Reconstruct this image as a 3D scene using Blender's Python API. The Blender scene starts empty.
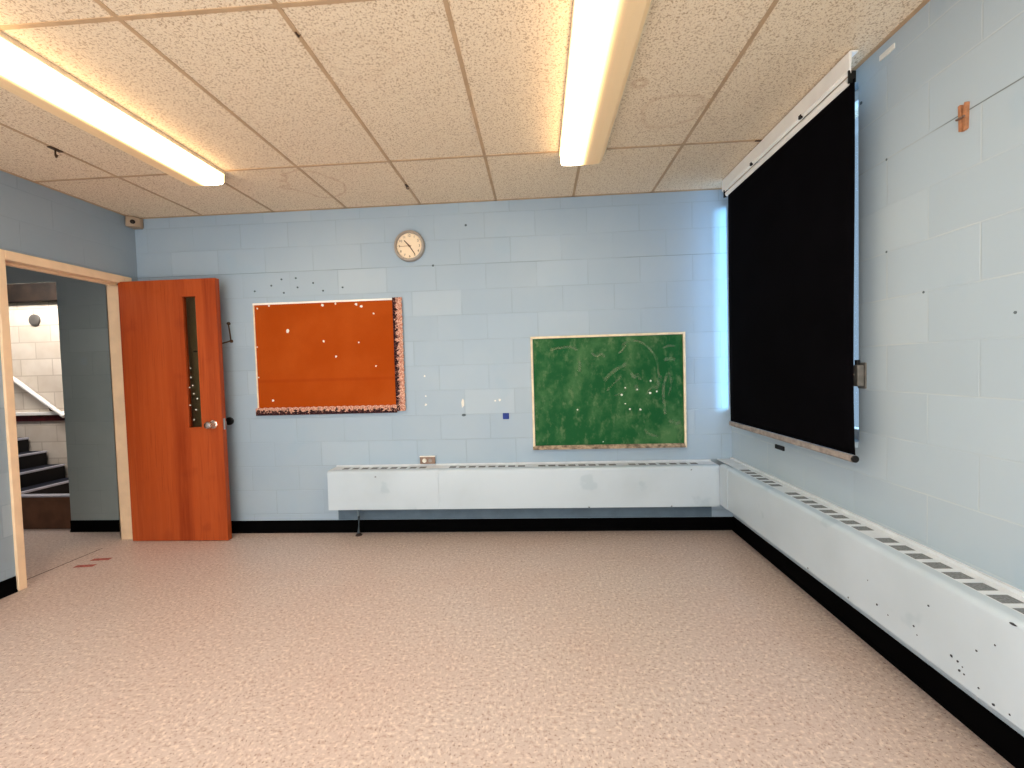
import bpy, bmesh, math, random
from mathutils import Vector, Matrix
C = bpy.context.scene.collection
PI = math.pi
rnd = random.Random(7)

# ------------------------------------------------------------------ measures
D, XR, XL, ZC = 3.577, 1.505, -3.342, 2.663      # back wall y, right wall x, left wall x, ceiling z
YB = -3.0                                         # rear wall behind the viewer
WT = 0.14                                         # partition thickness

# ------------------------------------------------------------------ materials
def lin(c):
    out = []
    for v in c:
        v = v / 255.0
        out.append(v / 12.92 if v <= 0.04045 else ((v + 0.055) / 1.055) ** 2.4)
    return (out[0], out[1], out[2], 1.0)

class NT:
    """small node-tree writer"""
    def __init__(self, name):
        self.m = bpy.data.materials.new(name)
        self.m.use_nodes = True
        self.t = self.m.node_tree
        self.t.nodes.clear()
        self.out = self.n('ShaderNodeOutputMaterial')
    def n(self, kind, **kw):
        nd = self.t.nodes.new(kind)
        for k, v in kw.items():
            if k.startswith('i_'):
                nd.inputs[k[2:].replace('_', ' ')].default_value = v
            else:
                setattr(nd, k, v)
        return nd
    def l(self, a, b):
        self.t.links.new(a, b)
    def val(self, x, sock):
        if hasattr(x, 'is_linked') or isinstance(x, bpy.types.NodeSocket):
            self.l(x, sock)
        else:
            sock.default_value = x
    def math(self, op, a, b=0.0, c=None):
        nd = self.n('ShaderNodeMath', operation=op)
        self.val(a, nd.inputs[0]); self.val(b, nd.inputs[1])
        if c is not None: self.val(c, nd.inputs[2])
        return nd.outputs[0]
    def mix(self, f, a, b, blend='MIX'):
        nd = self.n('ShaderNodeMix', data_type='RGBA', blend_type=blend)
        self.val(f, nd.inputs[0]); self.val(a, nd.inputs[6]); self.val(b, nd.inputs[7])
        return nd.outputs[2]
    def ramp(self, f, lo, hi, a=0.0, b=1.0):
        nd = self.n('ShaderNodeMapRange', interpolation_type='SMOOTHSTEP')
        self.val(f, nd.inputs[0])
        nd.inputs[1].default_value = lo; nd.inputs[2].default_value = hi
        nd.inputs[3].default_value = a; nd.inputs[4].default_value = b
        return nd.outputs[0]
    def pos(self):
        return self.n('ShaderNodeNewGeometry').outputs['Position']
    def obj(self):
        return self.n('ShaderNodeTexCoord').outputs['Object']
    def sep(self, v):
        return self.n('ShaderNodeSeparateXYZ'), v
    def xyz(self, v):
        s = self.n('ShaderNodeSeparateXYZ'); self.l(v, s.inputs[0])
        return s.outputs[0], s.outputs[1], s.outputs[2]
    def comb(self, x, y, z):
        s = self.n('ShaderNodeCombineXYZ')
        self.val(x, s.inputs[0]); self.val(y, s.inputs[1]); self.val(z, s.inputs[2])
        return s.outputs[0]
    def scale(self, v, sx, sy, sz):
        nd = self.n('ShaderNodeMapping'); self.l(v, nd.inputs[0])
        nd.inputs['Scale'].default_value = (sx, sy, sz)
        return nd.outputs[0]
    def noise(self, v, scale, detail=2.0, rough=0.5):
        nd = self.n('ShaderNodeTexNoise')
        self.l(v, nd.inputs['Vector'])
        nd.inputs['Scale'].default_value = scale
        nd.inputs['Detail'].default_value = detail
        nd.inputs['Roughness'].default_value = rough
        return nd.outputs[0]
    def bump(self, h, strength, dist):
        nd = self.n('ShaderNodeBump')
        self.l(h, nd.inputs['Height'])
        nd.inputs['Strength'].default_value = strength
        nd.inputs['Distance'].default_value = dist
        return nd.outputs[0]
    def bsdf(self, color, rough=0.6, metal=0.0, normal=None, spec=0.5):
        nd = self.n('ShaderNodeBsdfPrincipled')
        self.val(color, nd.inputs['Base Color'])
        self.val(rough, nd.inputs['Roughness'])
        nd.inputs['Metallic'].default_value = metal
        nd.inputs['Specular IOR Level'].default_value = spec
        if normal is not None: self.l(normal, nd.inputs['Normal'])
        self.l(nd.outputs[0], self.out.inputs[0])
        return nd

def plain(name, rgb, rough=0.6, metal=0.0, var=0.06, scale=9.0, spec=0.4):
    t = NT(name); c = lin(rgb)
    n = t.noise(t.obj(), scale, 3.0)
    dark = tuple(v * (1 - var * 2) for v in c[:3]) + (1,)
    lite = tuple(min(1, v * (1 + var)) for v in c[:3]) + (1,)
    col = t.mix(t.ramp(n, 0.3, 0.7), dark, lite)
    t.bsdf(col, rough, metal, spec=spec)
    return t.m

def block_wall(name, axis, u0, z0, rowh, rgb, crack_z=2.172, vert_light=False, contrast=1.0, CR=0.38):
    t = NT(name)
    x, y, z = t.xyz(t.pos())
    u = x if axis == 'x' else y
    v = t.comb(t.math('SUBTRACT', u, u0), t.math('SUBTRACT', z, z0), 0.0)
    br = t.n('ShaderNodeTexBrick', offset=0.5, offset_frequency=2, squash=1.0, squash_frequency=2)
    t.l(v, br.inputs['Vector'])
    br.inputs['Scale'].default_value = 1.0
    br.inputs['Brick Width'].default_value = 0.4055
    br.inputs['Row Height'].default_value = rowh
    br.inputs['Mortar Size'].default_value = 0.0035
    br.inputs['Mortar Smooth'].default_value = 0.35
    br.inputs['Bias'].default_value = 0.0
    base = lin(rgb)
    br.inputs['Color1'].default_value = (0, 0, 0, 1)
    br.inputs['Color2'].default_value = (1, 1, 1, 1)
    br.inputs['Mortar'].default_value = (0.5, 0.5, 0.5, 1)
    rr = t.n('ShaderNodeSeparateColor'); t.l(br.outputs['Color'], rr.inputs[0])
    tint = rr.outputs[0]
    # each block keeps a slightly different coat of paint; some were touched up
    a = tuple(v_ * 0.97 for v_ in base[:3]) + (1,)
    b = tuple(min(1, v_ * 1.02) for v_ in base[:3]) + (1,)
    col = t.mix(tint, a, b)
    touch = t.ramp(tint, 0.86, 0.93)
    pn = t.noise(t.pos(), 2.6, 3.0, 0.55)
    col = t.mix(t.math('MULTIPLY', touch, 0.16), col, lin((196, 208, 214)))
    patch = t.ramp(pn, 0.60, 0.68)
    col = t.mix(t.math('MULTIPLY', patch, 0.16), col, lin((150, 182, 205)))
    n2 = t.noise(t.pos(), 1.1, 4.0, 0.6)
    col = t.mix(t.ramp(n2, 0.35, 0.7, 0.0, 0.14), col, lin((205, 212, 212)))
    # joints
    jn = t.noise(t.pos(), 3.3, 2.0)
    jm = t.math('MULTIPLY', br.outputs['Fac'], t.ramp(jn, 0.35, 0.65, 0.04, 0.30 * contrast))
    jcol = tuple(v_ * 0.62 for v_ in base[:3]) + (1,)
    if vert_light:
        jcol = lin((206, 214, 216)); 
    col = t.mix(jm, col, jcol)
    # hairline crack along one bed joint
    if crack_z:
        cn = t.noise(t.pos(), 2.1, 2.0)
        d = t.math('ABSOLUTE', t.math('SUBTRACT', z, crack_z))
        ck = t.math('MULTIPLY', t.ramp(d, 0.0012, 0.0034, 1.0, 0.0), t.ramp(cn, 0.40, 0.6, 0.05, CR))
        col = t.mix(ck, col, lin((74, 84, 92)))
    h = t.math('ADD', t.math('MULTIPLY', br.outputs['Fac'], -1.0), t.math('MULTIPLY', t.noise(t.pos(), 95.0, 3.0), 0.16))
    t.bsdf(col, 0.42, normal=t.bump(h, 0.45, 0.003), spec=0.35)
    return t.m

BLUE = (167, 187, 205)
M = {}
M['wall_back'] = block_wall('painted_block_back', 'x', 0.006 - 4.055, 1.9705 - 11 * 0.2015, 0.2015, BLUE)
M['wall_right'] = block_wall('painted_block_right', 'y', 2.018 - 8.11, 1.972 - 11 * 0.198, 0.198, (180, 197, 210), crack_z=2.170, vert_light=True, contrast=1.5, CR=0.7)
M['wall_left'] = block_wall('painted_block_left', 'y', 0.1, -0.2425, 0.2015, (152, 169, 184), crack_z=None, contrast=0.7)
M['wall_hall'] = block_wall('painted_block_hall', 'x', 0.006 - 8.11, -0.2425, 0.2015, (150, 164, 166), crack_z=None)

def stair_wall():
    t = NT('stairwell_block')
    x, y, z = t.xyz(t.pos())
    br = t.n('ShaderNodeTexBrick', offset=0.5)
    t.l(t.comb(t.math('ADD', x, 20.0), z, 0.0), br.inputs['Vector'])
    br.inputs['Scale'].default_value = 1.0
    br.inputs['Brick Width'].default_value = 0.4055
    br.inputs['Row Height'].default_value = 0.2
    br.inputs['Mortar Size'].default_value = 0.006
    br.inputs['Color1'].default_value = lin((226, 216, 204))
    br.inputs['Color2'].default_value = lin((214, 203, 190))
    br.inputs['Mortar'].default_value = lin((198, 186, 172))
    n = t.noise(t.pos(), 6.0, 4.0)
    col = t.mix(t.ramp(n, 0.35, 0.7, 0.0, 0.25), br.outputs['Color'], lin((190, 172, 152)))
    t.bsdf(col, 0.7, normal=t.bump(br.outputs['Fac'], -0.4, 0.004))
    return t.m
M['stair_wall'] = stair_wall()

def floor_mat():
    t = NT('speckled_vinyl_tile')
    p = t.pos()
    x, y, z = t.xyz(p)
    # 12-inch tiles laid quarter-turned: the flecks run one way, then the other
    ck = t.n('ShaderNodeTexChecker'); t.l(t.comb(x, y, 0.05), ck.inputs['Vector'])
    ck.inputs['Scale'].default_value = 1 / 0.3048
    va = t.comb(t.math('MULTIPLY', x, 1.0), t.math('MULTIPLY', y, 0.8), 0.0)
    vb = t.comb(t.math('MULTIPLY', x, 0.8), t.math('MULTIPLY', y, 1.0), 3.0)
    mv = t.n('ShaderNodeMix', data_type='VECTOR')
    t.l(ck.outputs['Fac'], mv.inputs[0]); t.l(va, mv.inputs[4]); t.l(vb, mv.inputs[5])
    v = mv.outputs[1]
    n1 = t.noise(v, 64.0, 2.5, 0.6)
    n2 = t.noise(v, 104.0, 2.0, 0.6)
    n3 = t.noise(p, 1.4, 3.0)
    base = lin((208, 193, 186))
    col = t.mix(t.ramp(n1, 0.52, 0.66, 0.0, 0.85), base, lin((232, 217, 206)))
    col = t.mix(t.ramp(n1, 0.46, 0.33, 0.0, 0.6), col, lin((178, 150, 136)))
    col = t.mix(t.ramp(n2, 0.41, 0.31, 0.0, 0.75), col, lin((138, 108, 94)))
    col = t.mix(t.ramp(n2, 0.62, 0.72, 0.0, 0.5), col, lin((242, 230, 220)))
    col = t.mix(t.ramp(n3, 0.35, 0.75, 0.0, 0.16), col, lin((204, 168, 152)))
    # faint tile seams
    sx = t.math('ABSOLUTE', t.math('SUBTRACT', t.math('FRACT', t.math('DIVIDE', t.math('ADD', x, 30.48), 0.3048)), 0.5))
    sy = t.math('ABSOLUTE', t.math('SUBTRACT', t.math('FRACT', t.math('DIVIDE', t.math('ADD', y, 30.48), 0.3048)), 0.5))
    seam = t.ramp(t.math('MAXIMUM', sx, sy), 0.4965, 0.499)
    col = t.mix(t.math('MULTIPLY', seam, 0.13), col, lin((120, 88, 70)))
    rough = t.ramp(n3, 0.3, 0.7, 0.34, 0.48)
    t.bsdf(col, rough, normal=t.bump(n2, 0.08, 0.002), spec=0.4)
    return t.m
M['floor'] = floor_mat()

def ceil_mat():
    t = NT('fissured_ceiling_tile')
    p = t.pos()
    w = t.noise(p, 22.0, 1.0)
    n1 = t.noise(p, 112.0, 2.0, 0.6)
    n2 = t.noise(p, 280.0, 1.0)
    base = lin((238, 222, 198))
    col = t.mix(t.ramp(n1, 0.46, 0.37, 0.0, 0.62), base, lin((168, 138, 106)))
    col = t.mix(t.ramp(n2, 0.42, 0.34, 0.0, 0.45), col, lin((176, 148, 116)))
    col = t.mix(t.ramp(n1, 0.55, 0.7, 0.0, 0.4), col, lin((238, 228, 214)))
    # old water marks: brown-edged rings in a few places
    def ring(cx, cy, r, amt, col):
        x, y, z = t.xyz(p)
        nz = t.noise(p, 5.0, 3.0)
        dx = t.math('SUBTRACT', x, cx); dy = t.math('SUBTRACT', y, cy)
        d = t.math('SQRT', t.math('ADD', t.math('MULTIPLY', dx, dx), t.math('MULTIPLY', dy, dy)))
        d = t.math('ADD', d, t.math('MULTIPLY', t.math('SUBTRACT', nz, 0.5), r * 1.3))
        e = t.math('ABSOLUTE', t.math('SUBTRACT', d, r))
        return t.mix(t.math('MULTIPLY', t.ramp(e, 0.002, 0.022, 1.0, 0.0), amt), col, lin((186, 146, 108)))
    col = ring(0.74, 2.45, 0.15, 0.22, col)
    col = ring(0.52, 2.20, 0.03, 0.3, col)
    col = ring(-1.55, 3.12, 0.22, 0.28, col)
    col = ring(-0.75, 1.9, 0.14, 0.1, col)
    h = t.math('ADD', n1, t.math('MULTIPLY', n2, 0.4))
    t.bsdf(col, 0.9, normal=t.bump(h, 0.2, 0.003), spec=0.1)
    return t.m
M['ceiling'] = ceil_mat()

def wood_door():
    t = NT('orange_stained_wood')
    o = t.obj()
    v = t.scale(o, 9.0, 9.0, 0.55)
    g = t.noise(v, 3.0, 5.0, 0.6)
    fine = t.noise(t.scale(o, 60.0, 60.0, 1.6), 2.0, 3.0)
    band = t.noise(t.scale(o, 3.2, 3.2, 0.18), 1.6, 1.0)
    col = t.mix(t.ramp(band, 0.38, 0.62), lin((152, 62, 20)), lin((182, 86, 38)))
    col = t.mix(t.ramp(g, 0.4, 0.75, 0.0, 0.55), col, lin((192, 98, 52)))
    col = t.mix(t.ramp(fine, 0.45, 0.30, 0.0, 0.30), col, lin((128, 44, 8)))
    sm = t.noise(o, 5.0, 4.0)
    col = t.mix(t.ramp(sm, 0.58, 0.8, 0.0, 0.35), col, lin((134, 46, 12)))
    t.bsdf(col, 0.42, spec=0.35)
    return t.m
M['door_wood'] = wood_door()

def pinboard():
    t = NT('orange_board_cloth')
    o = t.obj()
    n = t.noise(o, 3.0, 4.0)
    f = t.noise(o, 260.0, 2.0)
    col = t.mix(t.ramp(n, 0.35, 0.7), lin((172, 78, 14)), lin((182, 88, 26)))
    col = t.mix(t.ramp(f, 0.4, 0.6, 0.0, 0.2), col, lin((150, 56, 8)))
    # a faint horizontal seam low on the sheet
    x, y, z = t.xyz(o)
    s = t.ramp(t.math('ABSOLUTE', t.math('SUBTRACT', z, 0.285)), 0.004, 0.02, 0.30, 0.0)
    col = t.mix(s, col, lin((150, 52, 8)))
    t.bsdf(col, 0.85, normal=t.bump(f, 0.15, 0.001), spec=0.15)
    return t.m
M['pinboard'] = pinboard()

def chalk_surface():
    t = NT('green_chalkboard_surface')
    o = t.obj()
    base = lin((20, 94, 50))
    a = t.noise(t.scale(o, 1.0, 1.0, 0.8), 3.4, 6.0, 0.65)
    b = t.noise(t.scale(o, 3.0, 1.0, 2.0), 5.0, 5.0, 0.7)
    col = t.mix(t.ramp(a, 0.44, 0.68, 0.0, 0.62), base, lin((96, 138, 92)))
    col = t.mix(t.ramp(b, 0.50, 0.72, 0.0, 0.5), col, lin((128, 148, 110)))
    col = t.mix(t.ramp(a, 0.42, 0.25, 0.0, 0.6), col, lin((12, 88, 42)))
    t.bsdf(col, 0.62, spec=0.25)
    return t.m
M['chalk_surface'] = chalk_surface()

def chalk_line():
    t = NT('chalk_line')
    p = t.bsdf(lin((150, 172, 140)), 0.9, spec=0.1)
    n = t.noise(t.obj(), 26.0, 4.0)
    tr = t.n('ShaderNodeBsdfTransparent')
    mx = t.n('ShaderNodeMixShader')
    t.l(t.ramp(n, 0.30, 0.70, 0.05, 0.42), mx.inputs[0])
    t.l(tr.outputs[0], mx.inputs[1]); t.l(p.outputs[0], mx.inputs[2])
    t.l(mx.outputs[0], t.out.inputs[0])
    return t.m
M['chalk_line'] = chalk_line()

def border_strip(name, axis, flip):
    """patterned paper border, pale scallops over a dark field"""
    t = NT(name)
    o = t.obj()
    x, y, z = t.xyz(o)
    long_, short = (z, x) if axis == 'z' else (x, z)
    wav = t.math('MULTIPLY', t.math('SINE', t.math('MULTIPLY', long_, 2 * PI / 0.052)), 0.007)
    n = t.noise(o, 62.0, 3.0, 0.7)
    e = t.math('ADD', short, t.math('ADD', wav, t.math('MULTIPLY', t.math('SUBTRACT', n, 0.5), 0.13)))
    f = t.ramp(e, -0.006, 0.006, 0.0, 1.0) if not flip else t.ramp(e, -0.006, 0.006, 0.0, 1.0)
    m1 = t.noise(o, 120.0, 2.0)
    pale = t.mix(t.ramp(m1, 0.4, 0.62), lin((184, 122, 106)), lin((224, 190, 170)))
    dark = t.mix(t.ramp(m1, 0.50, 0.66), lin((36, 20, 26)), lin((124, 74, 74)))
    t.bsdf(t.mix(f, dark, pale), 0.7, spec=0.2)
    return t.m
M['border_v'] = border_strip('patterned_border_upright', 'z', False)
M['border_h'] = border_strip('patterned_border_flat', 'x', False)

def lens_mat():
    t = NT('fluorescent_lens')
    x, y, z = t.xyz(t.obj())
    f = t.ramp(x, -0.06, 0.055, 1.0, 0.0)
    f = t.math('MULTIPLY', f, f)          # the tube on the -x side is the lit one
    side = t.ramp(z, -0.072, -0.082, 0.42, 1.0)
    rib = t.noise(t.scale(t.obj(), 1.0, 40.0, 1.0), 8.0, 1.0)
    em = t.n('ShaderNodeEmission')
    t.l(t.mix(t.math('MULTIPLY', f, t.ramp(z, -0.070, -0.084, 0.25, 1.0)), (1.0, 0.62, 0.26, 1), (1.0, 0.88, 0.68, 1)), em.inputs[0])
    s = t.math('ADD', t.math('MULTIPLY', t.math('MULTIPLY', f, LENS), side), LENS_DIM)
    t.l(t.math('MULTIPLY', s, t.ramp(rib, 0.2, 0.8, 0.96, 1.04)), em.inputs[1])
    di = t.n('ShaderNodeBsdfPrincipled')
    di.inputs['Base Color'].default_value = lin((220, 198, 164)); di.inputs['Roughness'].default_value = 0.4
    ad = t.n('ShaderNodeAddShader')
    t.l(em.outputs[0], ad.inputs[0]); t.l(di.outputs[0], ad.inputs[1])
    t.l(ad.outputs[0], t.out.inputs[0])
    return t.m
LENS, LENS_DIM = 18.0, 0.22
M['lens'] = lens_mat()

def glass(name, tint, f=0.25):
    t = NT(name)
    tr = t.n('ShaderNodeBsdfTransparent'); tr.inputs[0].default_value = tint
    gl = t.n('ShaderNodeBsdfGlossy'); gl.inputs['Roughness'].default_value = 0.03
    n = t.noise(t.obj(), 3.0, 2.0)
    mx = t.n('ShaderNodeMixShader')
    t.l(t.ramp(n, 0.0, 1.0, f * 0.8, f * 1.2), mx.inputs[0])
    t.l(tr.outputs[0], mx.inputs[1]); t.l(gl.outputs[0], mx.inputs[2])
    t.l(mx.outputs[0], t.out.inputs[0])
    return t.m
M['glass_dark'] = glass('dark_wired_glass', (0.82, 0.76, 0.62, 1), 0.04)
M['glass'] = glass('window_glass', (0.92, 0.97, 1.0, 1), 0.06)

def convector_paint(name):
    t = NT(name)
    o = t.pos()
    n = t.noise(o, 2.2, 4.0)
    base = lin((196, 210, 222))
    col = t.mix(t.ramp(n, 0.35, 0.7, 0.0, 0.45), base, lin((178, 192, 202)))
    n2 = t.noise(o, 4.5, 3.0)
    col = t.mix(t.ramp(n2, 0.64, 0.7, 0.0, 0.35), col, lin((160, 182, 196)))
    t.bsdf(col, 0.38, spec=0.4)
    return t.m
M['convector'] = convector_paint('convector_enamel')
M['convector_top'] = plain('convector_top_enamel', (222, 229, 236), 0.4, var=0.03, scale=14)
M['vent'] = plain('vent_mesh_grey', (134, 139, 143), 0.7, var=0.15, scale=150)
M['rubber'] = plain('black_rubber_base', (4, 4, 5), 0.8, var=0.2, spec=0.05)
M['frame'] = plain('peach_frame_paint', (246, 220, 188), 0.45, var=0.03)
M['grid'] = plain('ceiling_grid_tan', (196, 168, 136), 0.6, var=0.06)
M['white'] = plain('white_enamel', (250, 248, 244), 0.45, var=0.02)
M['cream'] = plain('cream_wood_trim', (240, 226, 200), 0.5, var=0.06, scale=20)
M['tray'] = plain('dusty_chalk_tray', (176, 158, 138), 0.8, var=0.3, scale=26)
M['black_cloth'] = plain('black_blackout_cloth', (9, 8, 12), 0.9, var=0.12, scale=4, spec=0.04)
M['hem'] = plain('taupe_hem_bar', (160, 152, 148), 0.55, var=0.12, scale=30)
M['black'] = plain('black_plastic', (14, 14, 15), 0.5, var=0.1)
M['chrome'] = plain('worn_chrome', (214, 196, 186), 0.22, metal=1.0, var=0.05)
M['steel'] = plain('brown_steel_plate', (146, 122, 108), 0.4, metal=0.35, var=0.12)
M['latch'] = plain('grey_latch_metal', (134, 130, 124), 0.5, metal=0.3, var=0.1, scale=30)
M['pale'] = plain('pale_scrap', (236, 236, 230), 0.7, var=0.03)
M['putty'] = plain('dark_putty', (98, 112, 122), 0.8)
M['blue_tape'] = plain('blue_square_plastic', (38, 66, 150), 0.5)
M['peg_wood'] = plain('orange_peg_wood', (188, 134, 98), 0.6, var=0.12, scale=40)
M['rim'] = plain('clock_rim_grey', (176, 168, 160), 0.4, var=0.05)
M['dial'] = plain('cream_clock_dial', (250, 232, 206), 0.6, var=0.02)
M['ink'] = plain('clock_ink_brown', (104, 80, 62), 0.6)
M['ink_pale'] = plain('second_hand_tan', (176, 140, 110), 0.6)
M['sensor'] = plain('beige_sensor_plastic', (178, 158, 138), 0.5, var=0.03)
M['lens_dark'] = plain('dark_sensor_lens', (44, 34, 30), 0.25)
M['hook'] = plain('brown_metal_hook', (86, 66, 50), 0.5, metal=0.3)
M['pipe'] = plain('grey_pipe_paint', (120, 136, 146), 0.45)
M['pipe_collar'] = plain('dark_pipe_collar', (52, 36, 30), 0.5)
M['back_plate'] = plain('shade_toned_back_plate', (104, 124, 140), 0.6)  # dark tone paints in the shade under the back convector
M['chip'] = plain('bare_chipped_metal', (56, 60, 72), 0.6)
M['red_mark'] = plain('red_tape_remnant', (186, 112, 102), 0.8, var=0.2, scale=60)
M['seam'] = plain('dark_floor_seam', (104, 78, 66), 0.8)
M['tread'] = plain('blue_black_tread', (34, 38, 52), 0.6, var=0.2)
M['riser'] = plain('black_riser', (18, 17, 20), 0.6)
M['nosing'] = plain('pale_step_nosing', (190, 192, 206), 0.4)
M['curb'] = plain('brown_painted_curb', (118, 84, 62), 0.6, var=0.1)
M['beam'] = plain('dark_brown_beam', (40, 29, 22), 0.7, var=0.3, scale=7)
M['maroon'] = plain('dark_red_band', (86, 28, 30), 0.5, var=0.3, scale=12)
M['bell'] = plain('grey_bell_metal', (112, 108, 104), 0.4, metal=0.2)
M['hall_floor'] = M['floor']

# ------------------------------------------------------------------ mesh writers
def box(bm, a, b):
    x0, y0, z0 = [min(a[i], b[i]) for i in range(3)]
    x1, y1, z1 = [max(a[i], b[i]) for i in range(3)]
    vs = [bm.verts.new(v) for v in [(x0,y0,z0),(x1,y0,z0),(x1,y1,z0),(x0,y1,z0),(x0,y0,z1),(x1,y0,z1),(x1,y1,z1),(x0,y1,z1)]]
    for f in [(3,2,1,0),(4,5,6,7),(0,1,5,4),(1,2,6,5),(2,3,7,6),(3,0,4,7)]:
        bm.faces.new([vs[i] for i in f])
    return bm

def boxes(*prs):
    bm = bmesh.new()
    for a, b in prs: box(bm, a, b)
    return bm

def prism(bm, poly, axis, a0, a1):
    """extrude a closed 2-D polygon along an axis; poly is in the other two axes in x,y,z order"""
    def mk(p, a):
        return {'x': (a, p[0], p[1]), 'y': (p[0], a, p[1]), 'z': (p[0], p[1], a)}[axis]
    A = [bm.verts.new(mk(p, a0)) for p in poly]
    B = [bm.verts.new(mk(p, a1)) for p in poly]
    n = len(poly)
    for i in range(n):
        bm.faces.new((A[i], A[(i+1) % n], B[(i+1) % n], B[i]))
    bm.faces.new(A[::-1]); bm.faces.new(B)
    bmesh.ops.recalc_face_normals(bm, faces=bm.faces[:])
    return bm

def lathe(bm, prof, origin, direction, n=28):
    """revolve (r, h) profile about direction from origin"""
    d = Vector(direction).normalized()
    q = d.to_track_quat('Z', 'Y')
    o = Vector(origin)
    rings = []
    for r, h in prof:
        if r < 1e-6:
            rings.append([bm.verts.new(o + q @ Vector((0, 0, h)))])
        else:
            rings.append([bm.verts.new(o + q @ Vector((r*math.cos(2*PI*k/n), r*math.sin(2*PI*k/n), h))) for k in range(n)])
    for a, b in zip(rings[:-1], rings[1:]):
        for k in range(n):
            k2 = (k+1) % n
            if len(a) == 1 and len(b) == 1: continue
            if len(a) == 1: bm.faces.new((a[0], b[k], b[k2]))
            elif len(b) == 1: bm.faces.new((a[k], a[k2], b[0]))
            else: bm.faces.new((a[k], a[k2], b[k2], b[k]))
    if len(rings[0]) > 1: bm.faces.new(rings[0][::-1])
    if len(rings[-1]) > 1: bm.faces.new(rings[-1])
    bmesh.ops.recalc_face_normals(bm, faces=bm.faces[:])
    return bm

def tube(bm, pts, r, n=12):
    pts = [Vector(p) for p in pts]
    rings = []
    for i, p in enumerate(pts):
        if i == 0: t = pts[1] - pts[0]
        elif i == len(pts)-1: t = pts[-1] - pts[-2]
        else: t = (pts[i+1]-pts[i]).normalized() + (pts[i]-pts[i-1]).normalized()
        q = t.normalized().to_track_quat('Z', 'Y')
        rings.append([bm.verts.new(p + q @ Vector((r*math.cos(2*PI*k/n), r*math.sin(2*PI*k/n), 0))) for k in range(n)])
    for a, b in zip(rings[:-1], rings[1:]):
        for k in range(n):
            bm.faces.new((a[k], a[(k+1) % n], b[(k+1) % n], b[k]))
    bm.faces.new(rings[0][::-1]); bm.faces.new(rings[-1])
    bmesh.ops.recalc_face_normals(bm, faces=bm.faces[:])
    return bm

def ribbon(bm, pts, w, y):
    """flat stroke in a plane of constant y (facing -y); pts are (x, z)"""
    pts = [Vector((p[0], p[1])) for p in pts]
    L = []; R_ = []
    for i, p in enumerate(pts):
        a = pts[max(0, i-1)]; b = pts[min(len(pts)-1, i+1)]
        d = (b - a).normalized(); nrm = Vector((-d.y, d.x)) * w * 0.5
        L.append(bm.verts.new((p.x+nrm.x, y, p.y+nrm.y))); R_.append(bm.verts.new((p.x-nrm.x, y, p.y-nrm.y)))
    for i in range(len(pts)-1):
        bm.faces.new((L[i], L[i+1], R_[i+1], R_[i]))
    return bm

def blob(bm, c, r, axis='y', h=0.003, n=9, squash=(1.0, 1.0)):
    """small irregular flat scrap on a wall; h is its thickness towards the room"""
    ph = rnd.random()*6
    poly = []
    for k in range(n):
        a = 2*PI*k/n + ph
        rr = r*(0.72 + 0.5*rnd.random())
        poly.append((rr*math.cos(a)*squash[0], rr*math.sin(a)*squash[1]))
    if axis == 'y': prism(bm, [(c[0]+p[0], c[2]+p[1]) for p in poly], 'y', c[1]-h, c[1])
    elif axis == 'x': prism(bm, [(c[1]+p[0], c[2]+p[1]) for p in poly], 'x', c[0]-h, c[0])
    else: prism(bm, [(c[0]+p[0], c[1]+p[1]) for p in poly], 'z', c[2], c[2]+h)
    return bm

# ------------------------------------------------------------------ object writers
def root_loc(o):
    while o.parent: o = o.parent
    return o.matrix_basis.translation.copy()

def obj(name, bm, mat, parent=None, bevel=0.0, seg=2, smooth=False, loc=None):
    me = bpy.data.meshes.new(name)
    if parent is not None:
        off = Vector((0, 0, 0)); p = parent
        while p: off += p.location; p = p.parent
        if loc is None: loc = off
    elif loc is None:
        xs = [v.co for v in bm.verts]
        lo = Vector([min(v[i] for v in xs) for i in range(3)]); hi = Vector([max(v[i] for v in xs) for i in range(3)])
        loc = Vector(((lo.x+hi.x)/2, (lo.y+hi.y)/2, lo.z))
    loc = Vector(loc)
    bmesh.ops.translate(bm, verts=bm.verts[:], vec=-loc)
    bm.to_mesh(me); bm.free()
    if smooth:
        for f in me.polygons: f.use_smooth = True
        if hasattr(me, 'set_sharp_from_angle'): me.set_sharp_from_angle(angle=math.radians(40))
    me.materials.append(mat)
    o = bpy.data.objects.new(name, me); C.objects.link(o)
    if parent is not None:
        o.parent = parent
        o.location = loc - off
    else:
        o.location = loc
    if bevel:
        b = o.modifiers.new('bevel', 'BEVEL'); b.width = bevel; b.segments = seg; b.limit_method = 'ANGLE'
    return o

def tag(o, label, cat, group=None, kind=None):
    o['label'] = label; o['category'] = cat
    if group: o['group'] = group
    if kind: o['kind'] = kind
    return o

def thing(name, label, cat, loc, group=None, kind=None):
    o = bpy.data.objects.new(name, None); C.objects.link(o)
    o.location = loc; o.empty_display_size = 0.1
    return tag(o, label, cat, group, kind)

def struct(name, bm, mat, label=None, cat=None, bevel=0.0):
    o = obj(name, bm, mat, bevel=bevel); o['kind'] = 'structure'
    if label: o['label'] = label; o['category'] = cat
    return o

def dup(root, loc, rotz=0.0, label=None, group=None):
    r = root.copy(); C.objects.link(r); r.location = loc; r.rotation_euler = (0, 0, rotz)
    if label: r['label'] = label
    if group: r['group'] = group
    for ch in list(root.children):
        c = ch.copy(); C.objects.link(c); c.parent = r
        for g in list(ch.children):
            d = g.copy(); C.objects.link(d); d.parent = c
    return r

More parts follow.
